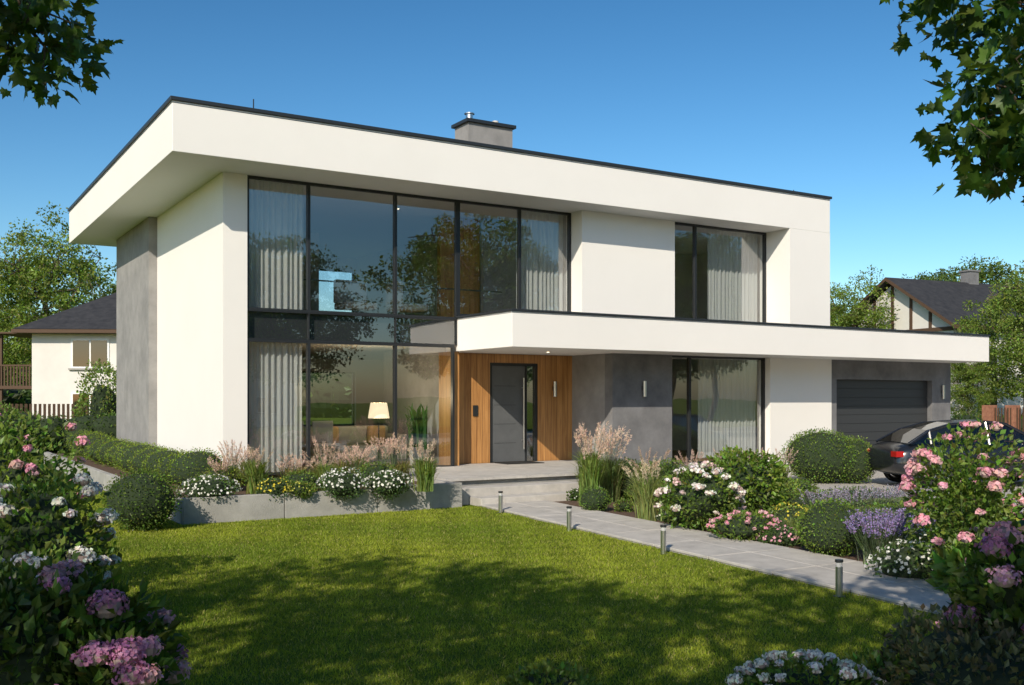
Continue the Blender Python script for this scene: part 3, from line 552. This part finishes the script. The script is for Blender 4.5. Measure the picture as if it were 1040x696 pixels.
for i in range(60):
    a=rad(R.uniform(-38,38)); D=R.uniform(95,150); la=D*math.tan(a); x,y=gp(la,D); hh=R.uniform(4,8)
    leafball(mb,(x,y,hh*.45),(R.uniform(5,8),R.uniform(5,8),hh*.55),700,.9,(.08,.12,.035),core=.9,amp=.4)
mb.obj('distant_tree_line')
def hedge_run(name,a,b,wd,h,N,ls,col):
    mb=MB(); a=np.array(a);b=np.array(b); L=np.linalg.norm(b-a); k=max(2,int(L/(wd*.8)))
    for i in range(k):
        p=a+(b-a)*i/(k-1); hh=h*R.uniform(.9,1.1); leafball(mb,(p[0],p[1],hh*.48),(wd*.75,wd*.75,hh*.52),N,ls,col,core=.88,amp=.2)
    return mb.obj(name)
hedge_run('privet_hedge',gp(-22,36),gp(-13.5,37),1.1,1.5,900,.1,GD)
hedge_run('privet_hedge',gp(17,42),gp(32,44),1.2,1.3,700,.12,GD)
shrub('lilac_shrub',gp(-15.8,39),1.1,3.2,3200,.13,(.16,.22,.045),amp=.4,core=.5); shrub('lilac_shrub',gp(-17.5,34),1.1,1.7,2500,.11,GM,amp=.4)
mb=MB()
p0=np.array(gp(-24,40)); p1=np.array(gp(-13,40))
for i in range(60):
    p=p0+(p1-p0)*i/59; mb.add(*boxarr(p[0]-.05,p[0]+.05,p[1]-.02,p[1]+.02,0,1.75),'timber')
mb.obj('wooden_fence')
mb=MB(); p0=np.array(gp(19,40)); p1=np.array(gp(24,39))
for i in range(7):
    p=p0+(p1-p0)*i/6; mb.add(*boxarr(p[0]-.2,p[0]+.2,p[1]-.2,p[1]+.2,0,1.7),'brick')
for i in range(46):
    p=p0+(p1-p0)*i/45; mb.add(*boxarr(p[0]-.03,p[0]+.03,p[1]-.27,p[1]-.24,.2,1.6),'timber')
mb.obj('brick_post_fence')

# ------------------------------------------------------------------ NEIGHBOUR HOUSES
def nb_house(name,loc,rz,Wd,Dp,ez,rzt,gable=False,chim=True,wins=None):
    E=empty(name,(loc[0],loc[1],0),rz); 
    box('walls',-Wd/2,Wd/2,-Dp/2,Dp/2,0,ez,'neighbour_white',E)
    o=.6; mb=MB()
    if gable:
        V=[(-Wd/2-o,-Dp/2-o,ez-.15),(Wd/2+o,-Dp/2-o,ez-.15),(Wd/2+o,Dp/2+o,ez-.15),(-Wd/2-o,Dp/2+o,ez-.15),(-Wd/2-o,0,rzt),(Wd/2+o,0,rzt)]
        V2=[(a,b,c+.22) for a,b,c in V]; mb.add(V+V2,[(0,1,5,4),(2,3,4,5)],'rooftile'); mb.add(V2,[(0,1,5,4),(2,3,4,5)],'rooftile')
        mb.add([V[0],V[4],V2[4],V2[0]],[(0,1,2,3)],'timber'); mb.add([V[4],V[3],V2[3],V2[4]],[(0,1,2,3)],'timber'); mb.add([V[1],V[0],V2[0],V2[1]],[(0,1,2,3)],'timber')
        for s in (-1,1): mb.add([(s*Wd/2,-Dp/2,ez),(s*Wd/2,Dp/2,ez),(s*Wd/2,0,rzt-.15)],[(0,1,2)],'neighbour_white')
        for k in np.linspace(-Dp*.32,Dp*.32,5): mb.add(*boxarr(-Wd/2-.06,-Wd/2-.01,k-.1,k+.1,ez-.3,ez+(rzt-ez)*(1-abs(k)/(Dp/2))-.1),'timber')
        mb.add(*boxarr(-Wd/2-.08,-Wd/2-.03,-Dp/2,Dp/2,ez-.2,ez+.02),'timber')
    else:
        V=[(-Wd/2-o,-Dp/2-o,ez),(Wd/2+o,-Dp/2-o,ez),(Wd/2+o,Dp/2+o,ez),(-Wd/2-o,Dp/2+o,ez),(-Wd/2+Dp*.33,0,rzt),(Wd/2-Dp*.33,0,rzt)]
        mb.add(V,[(0,1,5,4),(2,3,4,5)],'rooftile'); mb.add(V,[(1,2,5),(3,0,4)],'rooftile'); mb.add(*boxarr(-Wd/2-o-.05,Wd/2+o+.05,-Dp/2-o-.05,Dp/2+o+.05,ez-.18,ez-.02),'timber')
    mb.obj('roof',parent=E)
    if chim: boxes('chimney_stack',[(-.4,.4,-.2,.5,rzt-1,rzt+.9),(-.47,.47,-.27,.57,rzt+.903,rzt+1.0)],'darkgray',E); 
    mb=MB(); 
    for (x,z) in (wins or ((-Wd*.3,1.0),(-Wd*.02,1.0),(Wd*.27,1.0),(-Wd*.3,3.6),(-Wd*.02,3.6),(Wd*.27,3.6))):
        if z+1.4<ez:
            mb.add(*boxarr(x-.85,x+.85,-Dp/2-.04,-Dp/2-.003,z,z+1.35),'winframe')
            for s in (-1,1): mb.add(*boxarr(x+s*.4-.36,x+s*.4+.36,-Dp/2-.06,-Dp/2-.045,z+.08,z+1.27),'spandrel')
            mb.add(*boxarr(x-.95,x+.95,-Dp/2-.12,-Dp/2-.002,z-.08,z-.005),'concrete')
    for z in (1.0,3.6):
        if z+1.4<ez:
            for y in (-Dp*.2,Dp*.2):
                mb.add(*boxarr(-Wd/2-.04,-Wd/2-.003,y-.7,y+.7,z,z+1.35),'winframe'); mb.add(*boxarr(-Wd/2-.06,-Wd/2-.045,y-.6,y+.6,z+.08,z+1.27),'spandrel')
    mb.obj('windows',parent=E); return E
va=math.atan2(-FX,FY)
E=nb_house('neighbour_house',gp(-17.9,50),va+.06,8.4,8,5.1,7.3,wins=((-1.6,3.35),(-1.6,.9),(2.6,3.35)))
mb=MB(); mb.add(*boxarr(-5.9,-4.21,-3.6,-.6,2.4,2.55),'timber')
for i in range(12): mb.add(*boxarr(-5.9+i*.14,-5.84+i*.14,-3.6,-3.55,2.55,3.45),'timber')
mb.add(*boxarr(-5.9,-4.21,-3.62,-3.53,3.45,3.52),'timber'); mb.add(*boxarr(-5.9,-5.75,-3.5,-3.35,0,4.9),'timber'); mb.add(*boxarr(-6.1,-4.7,-3.8,-.5,4.93,5.0),'timber'); mb.obj('balcony',parent=E)
nb_house('neighbour_house',gp(28.8,63),va+.42,13,9,6.0,9.0,True)
nb_house('neighbour_house',gp(44,80),va-.2,12,9,6,9,False)
nb_house('neighbour_house',(22,-42),math.pi,12,9,5.6,8.4,True)

# ------------------------------------------------------------------ CAR
def car(loc,rz):
    E=empty('parked_car',(loc[0],loc[1],.02),rz); mb=MB()
    S=[(-2.28,.62,.42,.62,.70),(-2.2,.78,.3,.75,.88),(-1.9,.87,.22,.82,.98),(-1.35,.91,.2,.84,.98),(-.6,.92,.2,.83,.96),(.2,.92,.2,.82,.95),(.9,.92,.2,.80,.94),(1.4,.91,.2,.77,.88),(1.9,.86,.22,.70,.78),(2.18,.74,.28,.60,.66),(2.28,.6,.4,.52,.56)]
    V=[]
    for x,wd,b,s,t in S: V+=[(x,-wd*.85,b),(x,-wd,b+.15),(x,-wd*1.0,(b+s)/2+.05),(x,-wd*.97,s),(x,-wd*.84,t),(x,0,t+.035),(x,wd*.84,t),(x,wd*.97,s),(x,wd,(b+s)/2+.05),(x,wd,b+.15),(x,wd*.85,b)]
    n=11; F=[(i*n+j,i*n+j+1,(i+1)*n+j+1,(i+1)*n+j) for i in range(len(S)-1) for j in range(n-1)]; F+=[(i*n+n-1,i*n,(i+1)*n,(i+1)*n+n-1) for i in range(len(S)-1)]
    mb.add(V,F,'carpaint'); mb.add(V[:n],[list(range(n))],'carpaint'); mb.add(V[-n:],[list(range(n))[::-1]],'carpaint')
    o=mb.obj('body',smooth=True,parent=E); 
    bm=bmesh.new(); bm.from_mesh(o.data); bmesh.ops.remove_doubles(bm,verts=bm.verts,dist=.001); bmesh.ops.recalc_face_normals(bm,faces=bm.faces); bm.to_mesh(o.data); bm.free()
    md=o.modifiers.new('s','SUBSURF'); md.levels=md.render_levels=2
    G=[(-1.95,.76,.95,.97),(-1.45,.74,.95,1.25),(-.9,.73,.94,1.40),(-.1,.73,.93,1.45),(.35,.74,.93,1.40),(1.15,.78,.93,.95)]
    mb=MB(); V=[]
    for x,wd,b,t in G:
        k=wd-(t-b)*.32; V+=[(x,-wd,b),(x,-k,t-.03),(x,-k*.85,t),(x,0,t+.02),(x,k*.85,t),(x,k,t-.03),(x,wd,b)]
    n=7
    for i in range(len(G)-1):
        for j in range(n-1):
            q=[(i*n+j,i*n+j+1,(i+1)*n+j+1,(i+1)*n+j)]
            roof=(1<=j<=4) and i in (2,3)
            mb.add([V[a] for a in q[0]],[(0,1,2,3)],'carpaint' if roof else 'carglass')
    mb.obj('greenhouse',parent=E)
    mb=MB()
    for s in (-1,1):
        for i in range(len(G)-1):
            x,wd,b,t=G[i]; x2,wd2,b2,t2=G[i+1]; k=wd-(t-b)*.32; k2=wd2-(t2-b2)*.32
            tube(mb,[(x,s*k,t-.02),(x2,s*k2,t2-.02)],.03,'carpaint',6)
        for i in (1,3): x,wd,b,t=G[i]; k=wd-(t-b)*.32; tube(mb,[(x,s*wd,b),(x,s*k,t-.02)],.03,'carpaint',6)
        mb.add(*boxarr(.75,.9,s*.98-.09,s*.98+.09,.93,1.06),'carpaint')
        mb.add(*boxarr(2.0,2.22,s*.66-.12,s*.66+.12,.55,.66),'headlight'); mb.add(*boxarr(-2.27,-2.1,s*.66-.12,s*.66+.12,.68,.8),'tail')
    mb.add(*boxarr(-.5,.6,-.7,.7,.5,.75),'tyre')
    mb.obj('pillars_mirrors_lights',parent=E)
    for i,(x,s) in enumerate(((1.42,-1),(1.42,1),(-1.38,-1),(-1.38,1))):
        mb=MB(); a=np.linspace(0,2*np.pi,28,endpoint=False)
        for r0,r1,y0,y1,mk in ((.33,.33,.72,.93,'tyre'),(.33,.23,.93,.94,'tyre'),(.23,.21,.94,.9,'steel')):
            V=np.r_[np.c_[x+r0*np.cos(a),np.full(28,s*y0),.33+r0*np.sin(a)],np.c_[x+r1*np.cos(a),np.full(28,s*y1),.33+r1*np.sin(a)]]
            mb.add(V,[(j,(j+1)%28,28+(j+1)%28,28+j) for j in range(28)],mk)
        for j in range(5):
            t=j*2*np.pi/5; tube(mb,[(x,s*.91,.33),(x+.21*math.cos(t),s*.91,.33+.21*math.sin(t))],.025,'steel',5)
        mb.add(np.c_[x+.21*np.cos(a),np.full(28,s*.86),.33+.21*np.sin(a)],[list(range(28))],'tyre'); mb.obj('wheel_%d'%i,parent=E)
    return E
car(gp(10.4,22.6),va+.12)
print('done')
